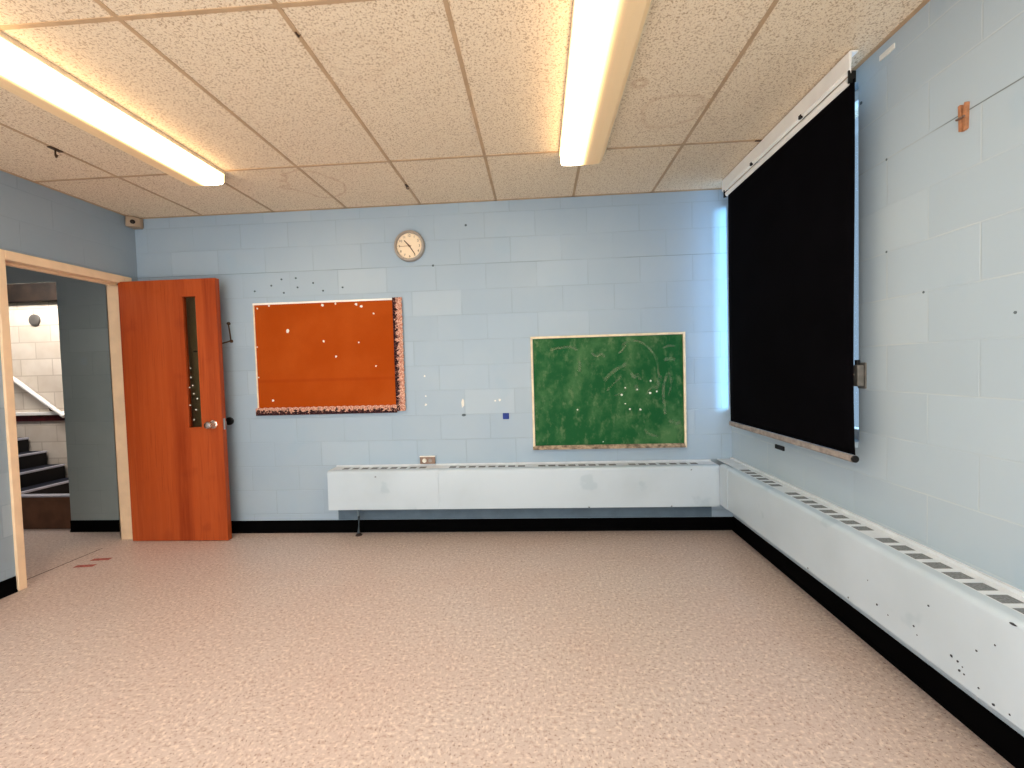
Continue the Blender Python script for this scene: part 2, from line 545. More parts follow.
# ================================================================== THE SETTING
struct('floor', boxes(((-8.2, YB-.2, -.1), (XR+.3, 5.3, 0))), M['floor'], 'pinkish tan speckled vinyl tile floor', 'floor')
struct('ceiling', boxes(((XL-.02, YB-.1, ZC), (XR+.3, D+.1, ZC+.08))), M['ceiling'], 'fissured off-white drop ceiling tiles', 'ceiling')

# exposed ceiling grid
S = 0.6096
bm = bmesh.new()
X0 = -2.7388
x = X0 - S
xs = [X0 + S*i for i in range(-1, 8)]
for x in xs:
    if XL < x < XR: box(bm, (x-.0092, YB, ZC-.003), (x+.0092, D, ZC+.001))
y = 2.8265
while y > YB:
    box(bm, (XL, y-.0092, ZC-.0034), (XR, y+.0092, ZC+.001)); y -= 2*S
box(bm, (XL, D-.02, ZC-.003), (XR, D, ZC+.001)); box(bm, (XL, YB, ZC-.003), (XL+.02, D, ZC+.001)); box(bm, (XR-.02, YB, ZC-.003), (XR, D, ZC+.001))
struct('trim_1', bm, M['grid'], 'tan metal grid holding the ceiling tiles', 'ceiling grid')

struct('wall_back', boxes(((XL-WT, D, 0), (XR+.3, D+.05, ZC+.08))), M['wall_back'], 'pale blue painted block wall at the far end', 'wall')
struct('wall_rear', boxes(((XL-WT, YB-.15, 0), (XR+.3, YB, ZC+.08))), M['wall_hall'], 'blue block wall behind the viewer', 'wall')
# right wall with the window opening
WY0, WY1, WZ0, WZ1 = 2.187, 3.44, 0.93, 2.60
struct('wall_right', boxes(((XR, YB, 0), (XR+.13, WY0, ZC+.08)), ((XR, WY1, 0), (XR+.13, D+.05, ZC+.08)),
                           ((XR, WY0, 0), (XR+.13, WY1, WZ0)), ((XR, WY0, WZ1), (XR+.13, WY1, ZC+.08))), M['wall_right'], 'pale blue painted block wall on the right with the covered window', 'wall')
# left wall with the doorway
DY0, DY1, DZ = 2.60, 3.475, 2.12
struct('wall_left', boxes(((XL-WT, YB, 0), (XL, DY0, ZC+.08)), ((XL-WT, DY1, 0), (XL, D+.05, ZC+.08)),
                          ((XL-WT, DY0, DZ), (XL, DY1, ZC+.08))), M['wall_left'], 'blue painted block wall on the left around the doorway', 'wall')

# rubber base
def cove(axis, wall, a0, a1, sgn, h=.10):
    bm = bmesh.new(); t_ = .006
    poly = [(wall, 0.0), (wall+sgn*.014, 0.0), (wall+sgn*.012, .008), (wall+sgn*t_, .02), (wall+sgn*t_, h-.004), (wall+sgn*.003, h), (wall, h)]
    return prism(bm, poly, axis, a0, a1)
bm = bmesh.new(); 
poly = [(D, 0.0), (D-.014, 0.0), (D-.012, .008), (D-.006, .02), (D-.006, .098), (D-.003, .102), (D, .102)]
prism(bm, poly, 'x', XL, XR)
struct('baseboard_back', bm, M['rubber'], 'black rubber base along the far wall', 'baseboard')
struct('baseboard_right', cove('y', XR, YB, D-.014, -1, .11), M['rubber'], 'black rubber base along the right wall', 'baseboard')
struct('baseboard_left', cove('y', XL, YB, DY0-.02, 1, .10), M['rubber'], 'black rubber base on the left wall by the doorway', 'baseboard')

# door frame
fr = thing('trim_2', 'peach painted door frame around the open doorway', 'door frame', (XL, 3.03, 0), kind='structure')
FX0, FX1 = XL-WT-.012, XL+.016
obj('door_jamb', boxes(((FX0, 2.585, 0), (FX1, 2.632, 2.160))), M['frame'], fr, bevel=.004)
obj('door_jamb', boxes(((FX0, 3.44, 0), (FX1-.012, 3.462, 2.09)), ((XL, 3.443, 0), (FX1, 3.505, 2.160)), ((XL-WT-.012, 3.44, 0), (XL-WT, 3.505, 2.155))), M['frame'], fr, bevel=.003)
obj('door_header', boxes(((FX0, 2.632, 2.10), (FX1, 3.44, 2.160))), M['frame'], fr, bevel=.004)
obj('stop_strip', boxes(((XL-.09, 2.632, 2.084), (XL-.05, 3.44, 2.10)), ((XL-.09, 2.632, 0), (XL-.05, 2.645, 2.084))), M['frame'], fr, bevel=.002)
struct('trim_3', boxes(((XL-.127, 2.66, 0), (XL-.121, 3.26, .0012))), M['seam'], 'dark floor seam across the doorway', 'threshold')

# the open door: leaf, glass strip, knob, hinges
HX, KX = -3.343, -2.530
dr = thing('door_1', 'orange stained wood door with narrow glass strip, standing open against the far wall', 'door', (HX, 3.432, 0.008), kind='structure')
gx0, gx1, gz0, gz1 = -2.815, -2.698, .925, 1.968
dy0, dy1, dz0, dz1 = 3.396, 3.440, .005, 2.106
obj('door_leaf', boxes(((HX, dy0, dz0), (gx0, dy1, dz1)), ((gx1, dy0, dz0), (KX, dy1, dz1)), ((gx0, dy0, dz0), (gx1, dy1, gz0)), ((gx0, dy0, gz1), (gx1, dy1, dz1))), M['door_wood'], dr)
gs = obj('glass_stop', boxes(((gx0-.004, dy0-.004, gz0-.012), (gx1+.004, dy0+.006, gz0)), ((gx0-.006, dy0-.003, gz1), (gx1+.004, dy0+.006, gz1+.008)),
                        ((gx0, dy0+.001, gz0), (gx0+.006, dy0+.02, gz1)), ((gx1-.006, dy0+.001, gz0), (gx1, dy0+.02, gz1))), M['door_wood'], dr, bevel=.001)
gp = obj('glass_pane', boxes(((gx0, dy0+.018, gz0), (gx1, dy0+.024, gz1))), M['glass_dark'], dr)
for (px, pz) in [(-2.785, 1.40), (-2.786, 1.326), (-2.774, 1.262), (-2.801, 1.245), (-2.768, 1.194), (-2.742, 1.155), (-2.806, 1.103), (-2.757, 1.065), (-2.778, .985)]:
    bm = bmesh.new(); blob(bm, (px, dy0+.018, pz), .0068, 'y', .002, 8)
    obj('pale_dot', bm, M['pale'], gp)  # pale irregular dots set on the pane
bm = bmesh.new(); box(bm, (-2.752, dy0+.012, 1.528), (-2.722, dy0+.0175, 1.538)); obj('tape_scrap', bm, M['black'], gp)
kb = bmesh.new()
lathe(kb, [(.034, 0), (.034, .005), (.026, .010), (.013, .012), (.012, .034), (.020, .042), (.029, .052), (.031, .064), (.025, .074), (.010, .078), (0, .078)], (-2.603, dy0, .945), (0, -1, 0))
obj('door_knob', kb, M['chrome'], dr, smooth=True)
kb = bmesh.new()
lathe(kb, [(.034, 0), (.034, .005), (.026, .010), (.013, .012), (.012, .034), (.020, .042), (.029, .052), (.031, .064), (.025, .074), (.010, .078), (0, .078)], (-2.603, dy1, .945), (0, 1, 0))
obj('door_knob', kb, M['chrome'], dr, smooth=True)
obj('latch_plate', boxes(((KX, dy0+.01, .90), (KX+.0015, dy0+.034, .99))), M['chrome'], dr)
for hz in (.22, 1.05, 1.88):
    bm = bmesh.new(); tube(bm, [(HX-.004, dy1+.004, hz-.05), (HX-.004, dy1+.004, hz+.05)], .006)
    obj('hinge', bm, M['chrome'], dr, smooth=True)

# window behind the blind
wn = thing('window_1', 'daylit window almost hidden behind the black roller blind', 'window', (XR+.11, (WY0+WY1)/2, WZ0), kind='structure')
wx0, wx1 = XR+.04, XR+.09
bm = boxes(((wx0, WY0, WZ0), (wx1, WY0+.05, WZ1)), ((wx0, WY1-.05, WZ0), (wx1, WY1, WZ1)), ((wx0, WY0+.05, WZ0), (wx1, WY1-.05, WZ0+.05)), ((wx0, WY0+.05, WZ1-.05), (wx1, WY1-.05, WZ1)))
obj('window_frame', bm, M['white'], wn, bevel=.004)
obj('window_pane', boxes(((XR+.06, WY0+.05, WZ0+.05), (XR+.066, WY1-.05, WZ1-.05))), M['glass'], wn)
obj('window_sill', boxes(((XR-.028, WY0+.005, WZ0-.03), (wx0, WY1+.01, WZ0-.001))), M['wall_right'], wn, bevel=.004)

# ================================================================== STAIR HALL BEYOND THE DOORWAY
struct('wall_hall', boxes(((-4.135, 3.63, 0), (XL-WT, 3.83, 3.2))), M['wall_hall'], 'grey blue block wall of the hall seen through the doorway', 'wall')
bm = bmesh.new(); poly = [(3.63, 0.0), (3.616, 0.0), (3.618, .008), (3.624, .02), (3.624, .10), (3.63, .10)]
prism(bm, poly, 'x', -4.138, XL-WT)
struct('baseboard_hall', bm, M['rubber'], 'black rubber base of the hall wall beyond the doorway', 'baseboard')
struct('wall_bulkhead', boxes(((-8.0, 3.63, 2.185), (-4.135, 3.655, 3.2))), M['wall_hall'], 'grey bulkhead above the stair opening', 'wall')
struct('ceiling_hall', boxes(((-8.0, 0.6, 2.62), (XL-WT, 3.63, 2.70))), M['ceiling'], 'hall ceiling beyond the doorway', 'ceiling')
struct('ceiling_stair', boxes(((-8.2, 3.63, 3.2), (XL-WT, 5.3, 3.3))), M['ceiling'], 'ceiling over the stair', 'ceiling')
struct('wall_stair', boxes(((-8.2, 5.0, 0), (XL-WT, 5.2, 3.2))), M['stair_wall'], 'sunlit off-white block wall behind the stair', 'wall')
struct('wall_hall_end', boxes(((-8.2, .5, 0), (-8.0, 5.0, 3.2))), M['wall_hall'], 'far end wall of the hall', 'wall')
struct('wall_hall_near', boxes(((-8.0, .5, 0), (XL-WT, .6, 2.7))), M['wall_hall'], 'near side wall of the hall', 'wall')
struct('wall_stair_end', boxes(((XL-WT-.6, 3.83, 0), (XL-WT-.5, 5.0, 3.2))), M['stair_wall'], 'end wall of the stairwell', 'wall')
struct('trim_4', boxes(((-8.0, 4.93, 2.275), (-4.2, 5.0, 2.95))), M['beam'], 'dark brown beam high on the stairwell wall', 'beam', bevel=.01)
struct('trim_5', boxes(((-8.0, 4.955, .925), (-4.2, 5.0, .965))), M['white'], 'white ledge along the stairwell wall', 'ledge', bevel=.006)
struct('trim_6', boxes(((-8.0, 4.98, .855), (-4.2, 5.0, .925))), M['maroon'], 'dark red band under the white ledge in the stairwell', 'band')
cb = thing('stairwell_curb', 'low brown curb with pale top edge, in front of the stairs through the doorway', 'curb', (-5.5, 3.73, 0))
obj('curb_wall', boxes(((-6.9, 3.70, 0), (-4.135, 3.76, .288))), M['curb'], cb)
obj('curb_cap', boxes(((-6.9, 3.695, .288), (-4.135, 3.765, .303))), M['nosing'], cb, bevel=.003)
# flight rising to the left along the lit wall
st = thing('staircase', 'black stairs with pale nosings rising to the left beyond the doorway', 'stairs', (-6.2, 4.4, 0))
run, rise, sx = .222, .165, -5.49
for k in range(9):
    xf = sx - run*k
    obj('step', boxes(((xf-run-.02, 3.80, 0), (xf, 4.98, rise*(k+1)-.012)) if k == 0 else ((xf-run-.02, 3.80, rise*k-.012), (xf, 4.98, rise*(k+1)-.012))), M['riser'], st)
    s_ = st.children[-1]
    obj('tread', boxes(((xf-run, 3.80, rise*(k+1)-.012), (xf-.03, 4.98, rise*(k+1)))), M['tread'], s_)
    obj('nosing', boxes(((xf-.03, 3.80, rise*(k+1)-.020), (xf+.012, 4.98, rise*(k+1)+.002))), M['nosing'], s_, bevel=.003)
hr = thing('handrail', 'white sloping handrail on the stairwell wall', 'handrail', (-6.1, 4.95, .97))
bm = bmesh.new(); sl = .474/.635
tube(bm, [(-5.62, 4.93, .91), (-7.2, 4.93, .91+1.58*sl)], .024)
obj('rail', bm, M['white'], hr, smooth=True)
for bx in (-5.80, -6.9):
    bz = .91 + (-5.62-bx)*sl
    bm = bmesh.new(); tube(bm, [(bx, 4.93, bz-.02), (bx, 4.94, bz-.06), (bx, 4.999, bz-.075)], .009)
    obj('bracket', bm, M['hook'], hr, smooth=True)
bm = bmesh.new(); lathe(bm, [(.068, 0), (.068, .016), (.062, .020), (.03, .022), (0, .022)], (-5.99, 5.0, 2.064), (0, -1, 0))
tag(obj('wall_bell', bm, M['bell'], smooth=True), 'round grey bell high on the sunlit stairwell wall', 'bell')

# ================================================================== CONVECTORS
def cover_profile(front, inner, ztop, zbot, r=.022, t_=.006):
    """L-shaped cover: front face at `front`, running in to `inner` on top"""
    s = 1 if inner > front else -1
    out = [(inner, ztop)]
    for k in range(7):
        a = PI/2*k/6
        out.append((front + s*r - s*r*math.sin(a), ztop - r + r*math.cos(a)))
    out += [(front, zbot), (front+s*.02, zbot), (front+s*.02, zbot+t_), (front+s*t_, zbot+t_)]
    inn = []
    for k in range(7):
        a = PI/2*k/6
        inn.append((front + s*r - s*(r-t_)*math.sin(a), ztop - r + (r-t_)*math.cos(a)))
    out += inn[::-1] + [(inner, ztop-t_)]
    return out

def slots(a0, n, pitch=.0785, w=.056):
    return [(a0 + pitch*k, a0 + pitch*k + w) for k in range(n)]

# --- right: long run under the window
RT, RB, RF_ = .566, .264, 1.335
cr = thing('convector', 'long pale blue metal convector along the right wall under the black blind', 'radiator', (1.42, 1.0, RB), group=None)
R0, R1 = -2.6, 3.40
bm = bmesh.new(); prism(bm, cover_profile(RF_, 1.388, RT, RB), 'y', R0, 3.26); obj('front_panel', bm, M['convector'], cr, smooth=True)
bm = bmesh.new(); box(bm, (1.3885, R0, RT-.001), (1.3895, R0+.01, RT)); bm.free()
g_r = []          # slot ranges along y, groups of eight
y = 3.205
groups_r = []
for start in (2.722, 2.036):
    pass
def group_down(ytop, n): return [(ytop - .0785*k - .056, ytop - .0785*k) for k in range(n)]
groups_r = [group_down(3.205, 6), group_down(2.63, 8), group_down(1.943, 8), group_down(1.245, 8), group_down(.55, 8), group_down(-.15, 8), group_down(-.85, 8)]
allslots = sorted([s for g in groups_r for s in g])
bm = bmesh.new()
box(bm, (1.388, R0, RT-.006), (1.393, D-.001, RT)); box(bm, (1.462, R0, RT-.006), (XR, D-.001, RT))
box(bm, (1.490, R0, RT), (XR, D-.001, RT+.012))
prev = R0
for a, b in allslots:
    box(bm, (1.393, prev, RT-.006), (1.462, a, RT)); prev = b
box(bm, (1.393, prev, RT-.006), (1.462, D-.001, RT))
obj('top_panel', bm, M['convector_top'], cr)
for g in groups_r:
    lo, hi = min(a for a, b in g), max(b for a, b in g)
    bm = bmesh.new()
    box(bm, (1.391, lo-.004, RT-.014), (1.464, hi+.004, RT-.0022))
    obj('vent_grille', bm, M['vent'], cr)
obj('back_plate', boxes(((XR-.012, R0, RB+.01), (XR-.002, D-.02, RT-.02))), M['convector'], cr)
bm = bmesh.new()
prism(bm, cover_profile(RF_-.003, 1.37, RT+.002, RB-.002), 'y', 3.255, 3.385)
obj('corner_cover', bm, M['convector'], cr, smooth=True)
# chips in the enamel
chips = [(1.89, .408), (1.664, .349), (1.65, .324), (1.433, .407), (1.494, .332), (1.478, .324), (1.489, .305), (1.472, .304), (1.516, .335), (1.377, .46), (1.839, .333), (1.783, .322), (1.425, .294), (1.603, .456), (1.38, .276), (1.334, .282), (2.006, .275), (2.30, .272)]
for cy, cz in chips:
    bm = bmesh.new(); blob(bm, (RF_+.0002, cy, cz), (.0022 + .0026*rnd.random()), 'x', .0012, 7); obj('paint_chip', bm, M['chip'], cr)
bm = bmesh.new(); blob(bm, (RF_+.002, 1.329, RT-.014), .006, 'x', .003, 8, (1.6, .5)); obj('paint_chip', bm, M['chip'], cr)

# --- back: shorter run under the boards
BT, BB, BF = .553, .242, 3.398
X0b, X1b = -1.690, 1.338
cb2 = thing('convector', 'pale blue metal convector below the chalkboard on the far wall', 'radiator', ((X0b+X1b)/2, 3.49, BB))
for a, b in ((X0b+.004, -.8008), (-.7996, X1b)):
    bm = bmesh.new(); prism(bm, cover_profile(BF, 3.45, BT, BB), 'x', a, b); obj('front_panel', bm, M['convector'], cb2, smooth=True)
gb = []
for xs_ in (-1.47, -.73, -.02, .68):
    gb.append([(xs_ + .0785*k, xs_ + .0785*k + .056) for k in range(8)])
gb[0] = [(-1.60 + .0785*k, -1.60 + .0785*k + .056) for k in range(9)]
gb[3] = gb[3][:7]
alls = sorted([s for g in gb for s in g])
bm = bmesh.new()
box(bm, (X0b, 3.45, BT-.006), (X1b, 3.456, BT)); box(bm, (X0b, 3.522, BT-.006), (X1b, D, BT)); box(bm, (X0b, D-.014, BT), (X1b, D, BT+.010))
prev = X0b
for a, b in alls:
    box(bm, (prev, 3.456, BT-.006), (a, 3.522, BT)); prev = b
box(bm, (prev, 3.456, BT-.006), (X1b, 3.522, BT))
obj('top_panel', bm, M['convector_top'], cb2)
for g in gb:
    lo, hi = g[0][0], g[-1][1]
    bm = bmesh.new(); box(bm, (lo-.004, 3.454, BT-.014), (hi+.004, 3.524, BT-.0022))
    obj('vent_grille', bm, M['vent'], cb2)
bm = bmesh.new()
prism(bm, [(D, BB), (BF+.002, BB), (BF+.002, BT-.02), (BF+.008, BT-.006), (BF+.022, BT-.0005), (D, BT-.0005)], 'x', X0b, X0b+.005)
obj('end_cap', bm, M['convector'], cb2)
obj('back_plate', boxes(((X0b, D-.012, .108), (X1b, D-.001, BT-.02))), M['back_plate'], cb2)  # carried below the cover; its dark colour stands in for shade there
pb = bmesh.new(); tube(pb, [(-1.494, 3.50, .40), (-1.494, 3.50, .20), (-1.490, 3.50, .16), (-1.496, 3.50, .02)], .011)
pp = obj('supply_pipe', pb, M['pipe'], cb2, smooth=True)
bm = bmesh.new(); lathe(bm, [(.026, 0.0005), (.026, .004), (.018, .014), (.014, .016), (.0, .016)], (-1.496, 3.50, 0), (0, 0, 1)); obj('floor_collar', bm, M['pipe_collar'], pp, smooth=True)
for cx, cz in ((1.13, BT-.03), (.98, BB+.006), (.36, BB+.005), (-1.3, BT-.05)):
    bm = bmesh.new(); blob(bm, (cx, BF+.0002, cz), .005, 'y', .0012, 7, (1.5, .7)); obj('paint_chip', bm, M['chip'], cb2)

# ================================================================== ROLLER BLIND
BX = 1.397
by0, by1 = 2.052, 3.335
bl = thing('roller_blind', 'black blackout roller blind pulled down over the window on the right wall', 'blind', (BX, (by0+by1)/2, .87))
bm = bmesh.new()
NX, NZ = 24, 40
def blind_x(u, w):  # soft hang: slight bow and a curl along the near edge
    return BX + .010*math.sin(w*PI)*math.sin(u*5.0) * .35 + .012*math.sin(w*PI)*(1-u)**6
def edge0(w):       # near edge wanders a little
    return by0 + .030*math.sin(w**.8*PI)*(1-.35*w)
ztop, zbot = 2.535, .895
grid = []
for j in range(NZ+1):
    w = j/NZ
    row = []
    for i in range(NX+1):
        u = i/NX
        row.append(bm.verts.new((blind_x(u, w), edge0(w)*(1-u) + by1*u, zbot + (ztop-zbot)*w)))
    grid.append(row)
for j in range(NZ):
    for i in range(NX):
        bm.faces.new((grid[j][i], grid[j][i+1], grid[j+1][i+1], grid[j+1][i]))
fb = obj('blind_fabric', bm, M['black_cloth'], bl, smooth=True)
sm = fb.modifiers.new('thickness', 'SOLIDIFY'); sm.thickness = .0015; sm.offset = 0
bm = bmesh.new()
prism(bm, [(BX-.012, .893), (BX-.012, .868), (BX-.004, .860), (BX+.010, .862), (BX+.012, .893)], 'y', by0+.006, by1+.004)
hb = obj('hem_bar', bm, M['hem'], bl, bevel=.003)
bm = bmesh.new(); lathe(bm, [(.0155, 0), (.0155, .008), (.012, .012), (0, .012)], (BX, by0+.006, .877), (0, -1, 0)); obj('end_plug', bm, M['black'], hb, smooth=True)
bm = bmesh.new(); tube(bm, [(BX+.004, by0+.03, 2.543), (BX+.004, by1+.02, 2.543)], .0185, 20)
obj('roller_tube', bm, M['white'], bl, smooth=True)
bm = bmesh.new()
prism(bm, [(BX-.020, 2.575), (BX-.020, 2.652), (BX-.012, 2.658), (BX+.020, 2.658), (BX+.020, 2.650), (BX-.006, 2.650), (BX-.010, 2.575), (BX-.010, 2.56), (BX-.014, 2.575)], 'y', by0+.005, by1+.06)
obj('valance', bm, M['white'], bl, bevel=.002)
for yy in (by0+.01, by1+.03):
    bm = bmesh.new(); prism(bm, [(BX-.020, 2.52), (BX-.020, 2.575), (BX+.012, 2.572), (BX+.012, 2.525)], 'y', yy-.002, yy+.004)
    obj('end_bracket', bm, M['black'], bl, bevel=.001)
for yy in (2.42, 2.95):
    bm = bmesh.new(); box(bm, (BX-.022, yy-.012, 2.566), (BX+.02, yy+.012, 2.584)); obj('clip', bm, M['black'], bl, bevel=.002)

lt = thing('window_latch', 'grey metal latch on the wall beside the near edge of the black blind', 'latch', (XR, 2.165, 1.19))
obj('latch_plate', boxes(((XR-.006, 2.135, 1.185), (XR, 2.186, 1.305))), M['latch'], lt, bevel=.002)
obj('latch_case', boxes(((XR-.038, 2.140, 1.195), (XR-.006, 2.180, 1.295))), M['latch'], lt, bevel=.005)
bm = bmesh.new(); tube(bm, [(XR-.025, 2.16, 1.295), (XR-.025, 2.16, 1.318)], .010); obj('pin', bm, M['black'], lt, smooth=True)
bm = bmesh.new(); lathe(bm, [(.006, 0), (.005, .004), (0, .005)], (XR-.038, 2.165, 1.25), (-1, 0, 0)); obj('screw', bm, M['chrome'], lt, smooth=True)

# ================================================================== BOARDS
bb = thing('bulletin_board', 'orange cloth bulletin board with patterned paper border, left half of the far wall', 'bulletin board', (-1.75, D, .99))
b0, b1, bz0, bz1 = -2.326, -1.165, 1.022, 1.905
obj('cloth_panel', boxes(((b0, D-.016, bz0), (b1, D-.001, bz1))), M['pinboard'], bb)
obj('frame_strip', boxes(((b0-.012, D-.024, bz1), (b1, D-.001, bz1+.016))), M['white'], bb, bevel=.002)
obj('frame_strip', boxes(((b0-.012, D-.022, bz0), (b0, D-.001, bz1))), M['cream'], bb, bevel=.002)
def wavy(axis, a0, a1, c0, c1, y0, y1, amp, per, sides):
    bm = bmesh.new(); n = int((a1-a0)/per*8)
    lo, hi = [], []
    for i in range(n+1):
        a = a0 + (a1-a0)*i/n
        s = amp*abs(math.sin(PI*(a-a0)/per))
        l_ = c0 - (s if sides[0] else 0); h_ = c1 + (s if sides[1] else 0)
        lo.append((a, l_)); hi.append((a, h_))
    poly = lo + hi[::-1]
    if axis == 'z': poly = [(p[1], p[0]) for p in poly]
    return prism(bm, poly, 'y', y0, y1)
bm = wavy('z', 1.005, 1.925, -1.165, -1.092, D-.022, D-.0165, .006, .052, (0, 1))
obj('paper_border', bm, M['border_v'], bb, loc=(-1.135, D-.016, 1.0))
bm = wavy('x', -2.352, -1.158, .992, 1.050, D-.024, D-.0185, .007, .052, (0, 1))
obj('paper_border', bm, M['border_h'], bb, loc=(-1.75, D-.016, 1.024))
for (px, pz, r_) in [(-2.052, 1.685, .015), (-1.75, 1.886, .013), (-1.466, 1.883, .011), (-1.424, 1.864, .013), (-1.324, 1.802, .008), (-1.751, 1.592, .010), (-1.653, 1.463, .009), (-1.456, 1.573, .007), (-1.321, 1.377, .007), (-2.203, 1.116, .011), (-1.639, 1.894, .009), (-2.201, 1.897, .008), (-2.30, 1.878, .008), (-2.318, 1.56, .006), (-2.318, 1.31, .006)]:
    bm = bmesh.new(); blob(bm, (px, D-.016, pz), r_, 'y', .0015, 8)
    obj('paper_scrap', bm, M['pale'], bb)

ch = thing('chalkboard', 'green chalkboard with smeared chalk in a cream frame, above the convector', 'chalkboard', (.545, D, .66))
c0, c1, cz0, cz1 = -.058, 1.152, .664, 1.572
obj('writing_surface', boxes(((c0+.02, D-.014, cz0+.02), (c1-.02, D-.001, cz1-.02))), M['chalk_surface'], ch)
obj('frame_rail', boxes(((c0, D-.026, cz1-.018), (c1, D-.001, cz1))), M['cream'], ch, bevel=.003)
obj('frame_rail', boxes(((c0, D-.026, cz0+.02), (c0+.018, D-.001, cz1-.018))), M['cream'], ch, bevel=.003)
obj('frame_rail', boxes(((c1-.018, D-.026, cz0), (c1, D-.001, cz1-.018))), M['cream'], ch, bevel=.003)
bm = bmesh.new(); prism(bm, [(D-.001, cz0), (D-.050, cz0+.006), (D-.050, cz0+.016), (D-.044, cz0+.014), (D-.02, cz0+.034), (D-.001, cz0+.034)], 'x', c0, c1-.018)
obj('chalk_tray', bm, M['tray'], ch)
def cmap(cx, cy): return (-.057 + (cx-130)/(757-130)*1.205, 1.57 - (cy-105)/(565-105)*.905)
strokes = [([(505,150),(525,136),(550,131),(580,138),(605,155),(628,180),(642,205),(650,240),(650,290),(645,310)], .011),
           ([(430,292),(455,262),(480,245),(505,232),(520,224)], .016), ([(330,208),(331,230),(330,250)], .014),
           ([(690,262),(676,290),(668,330),(668,370),(675,430)], .014), ([(690,262),(702,290),(698,330),(690,355)], .010),
           ([(210,160),(250,152),(300,148),(325,165)], .012), ([(675,215),(690,206),(705,206),(718,216)], .016), ([(670,165),(695,155),(715,160)], .010),
           ([(540,262),(552,285),(566,262),(575,290)], .014), ([(590,490),(600,505),(615,512),(645,520)], .010), ([(440,330),(470,300),(500,275)], .008),
           ([(380,175),(400,195),(420,178),(436,196)], .010), ([(520,150),(505,170),(490,182)], .010), ([(556,310),(566,335)], .018),
           ([(690,455),(715,470),(735,462)], .016), ([(640,330),(655,300),(660,275)], .012), ([(600,350),(615,325),(640,320)], .010), ([(470,350),(500,345),(520,320)], .008)]
for pts, w in strokes:
    # smooth the stroke
    P_ = [Vector(cmap(*p)) for p in pts]
    for _ in range(2):
        Q = [P_[0]]
        for a, b in zip(P_[:-1], P_[1:]): Q += [a*.75+b*.25, a*.25+b*.75]
        P_ = Q + [P_[-1]]
    bm = bmesh.new(); ribbon(bm, [(p.x, p.y) for p in P_], w*1.7, D-.0147); obj('chalk_stroke', bm, M['chalk_line'], ch)
for (px, pz, r_) in [(.654, 1.091, .013), (.775, 1.131, .010), (.881, 1.196, .010), (.875, 1.099, .012), (.927, 1.111, .009), (.715, .977, .011), (.797, .971, .012), (.681, 1.02, .008), (.304, .982, .009), (.683, 1.147, .008), (.50, .72, .006)]:
    bm = bmesh.new(); blob(bm, (px, D-.0142, pz), r_*.75, 'y', .0012, 8); obj('chalk_dot', bm, M['pale'], ch)

# ================================================================== CLOCK
cl = thing('wall_clock', 'round wall clock with cream dial and grey rim high on the far wall', 'clock', (-1.009, D, 2.332))
cc = (-1.009, D, 2.332)
bm = bmesh.new(); lathe(bm, [(.124, 0.001), (.126, .02), (.120, .036), (.108, .038), (.103, .030), (.103, .012), (0, .012)], cc, (0, -1, 0), 48); obj('rim', bm, M['rim'], cl, smooth=True)
bm = bmesh.new(); lathe(bm, [(.1025, .0125), (.1025, .016), (0, .016)], cc, (0, -1, 0), 48); obj('dial', bm, M['dial'], cl)
def hand(ang, l0, l1, w, yy):
    a = math.radians(ang); d = Vector((math.sin(a), math.cos(a))); n = Vector((d.y, -d.x))
    c = Vector((cc[0], cc[2])); bm = bmesh.new()
    pts = [c - d*l0 + n*w*.6, c + d*l1 + n*w*.35, c + d*l1 - n*w*.35, c - d*l0 - n*w*.6]
    return prism(bm, [(p.x, p.y) for p in pts], 'y', D-yy, D-yy-.0012)
obj('hour_hand', hand(318, .012, .062, .009, .019), M['ink'], cl)
obj('minute_hand', hand(147, .014, .084, .007, .021), M['ink'], cl)
obj('second_hand', hand(268, .018, .082, .004, .023), M['ink_pale'], cl)
bm = bmesh.new(); lathe(bm, [(.007, .016), (.007, .026), (0, .027)], cc, (0, -1, 0), 16); obj('hub', bm, M['ink'], cl, smooth=True)
def text_mesh(s, size, x, yy, z, mat, parent, name):
    cu = bpy.data.curves.new('txt', 'FONT'); cu.body = s; cu.size = size; cu.align_x = 'CENTER'; cu.align_y = 'CENTER'; cu.extrude = .0004
    to = bpy.data.objects.new('txt', cu); C.objects.link(to)
    bpy.context.view_layer.update()
    dg = bpy.context.evaluated_depsgraph_get()
    me = bpy.data.meshes.new_from_object(to.evaluated_get(dg))
    bpy.data.objects.remove(to); bpy.data.curves.remove(cu)
    bm = bmesh.new(); bm.from_mesh(me); bpy.data.meshes.remove(me)
    bmesh.ops.transform(bm, matrix=Matrix.Translation((x, yy, z)) @ Matrix.Rotation(PI/2, 4, 'X'), verts=bm.verts[:])
    return obj(name, bm, mat, parent)
for k in range(1, 13):
    a = 2*PI*k/12
    text_mesh(str(k), .026, cc[0]+.082*math.sin(a), D-.0165, cc[2]+.082*math.cos(a), M['ink'], cl, 'numeral')
bm = bmesh.new()
for k in range(60):
    a = 2*PI*k/60; d = Vector((math.sin(a), math.cos(a))); n = Vector((d.y, -d.x)); c = Vector((cc[0], cc[2])); w = .0011 if k % 5 == 0 else .0005
    q = [c+d*.096+n*w, c+d*.101+n*w, c+d*.101-n*w, c+d*.096-n*w]
    prism(bm, [(p.x, p.y) for p in q], 'y', D-.016, D-.0166)
obj('minute_track', bm, M['ink'], cl)

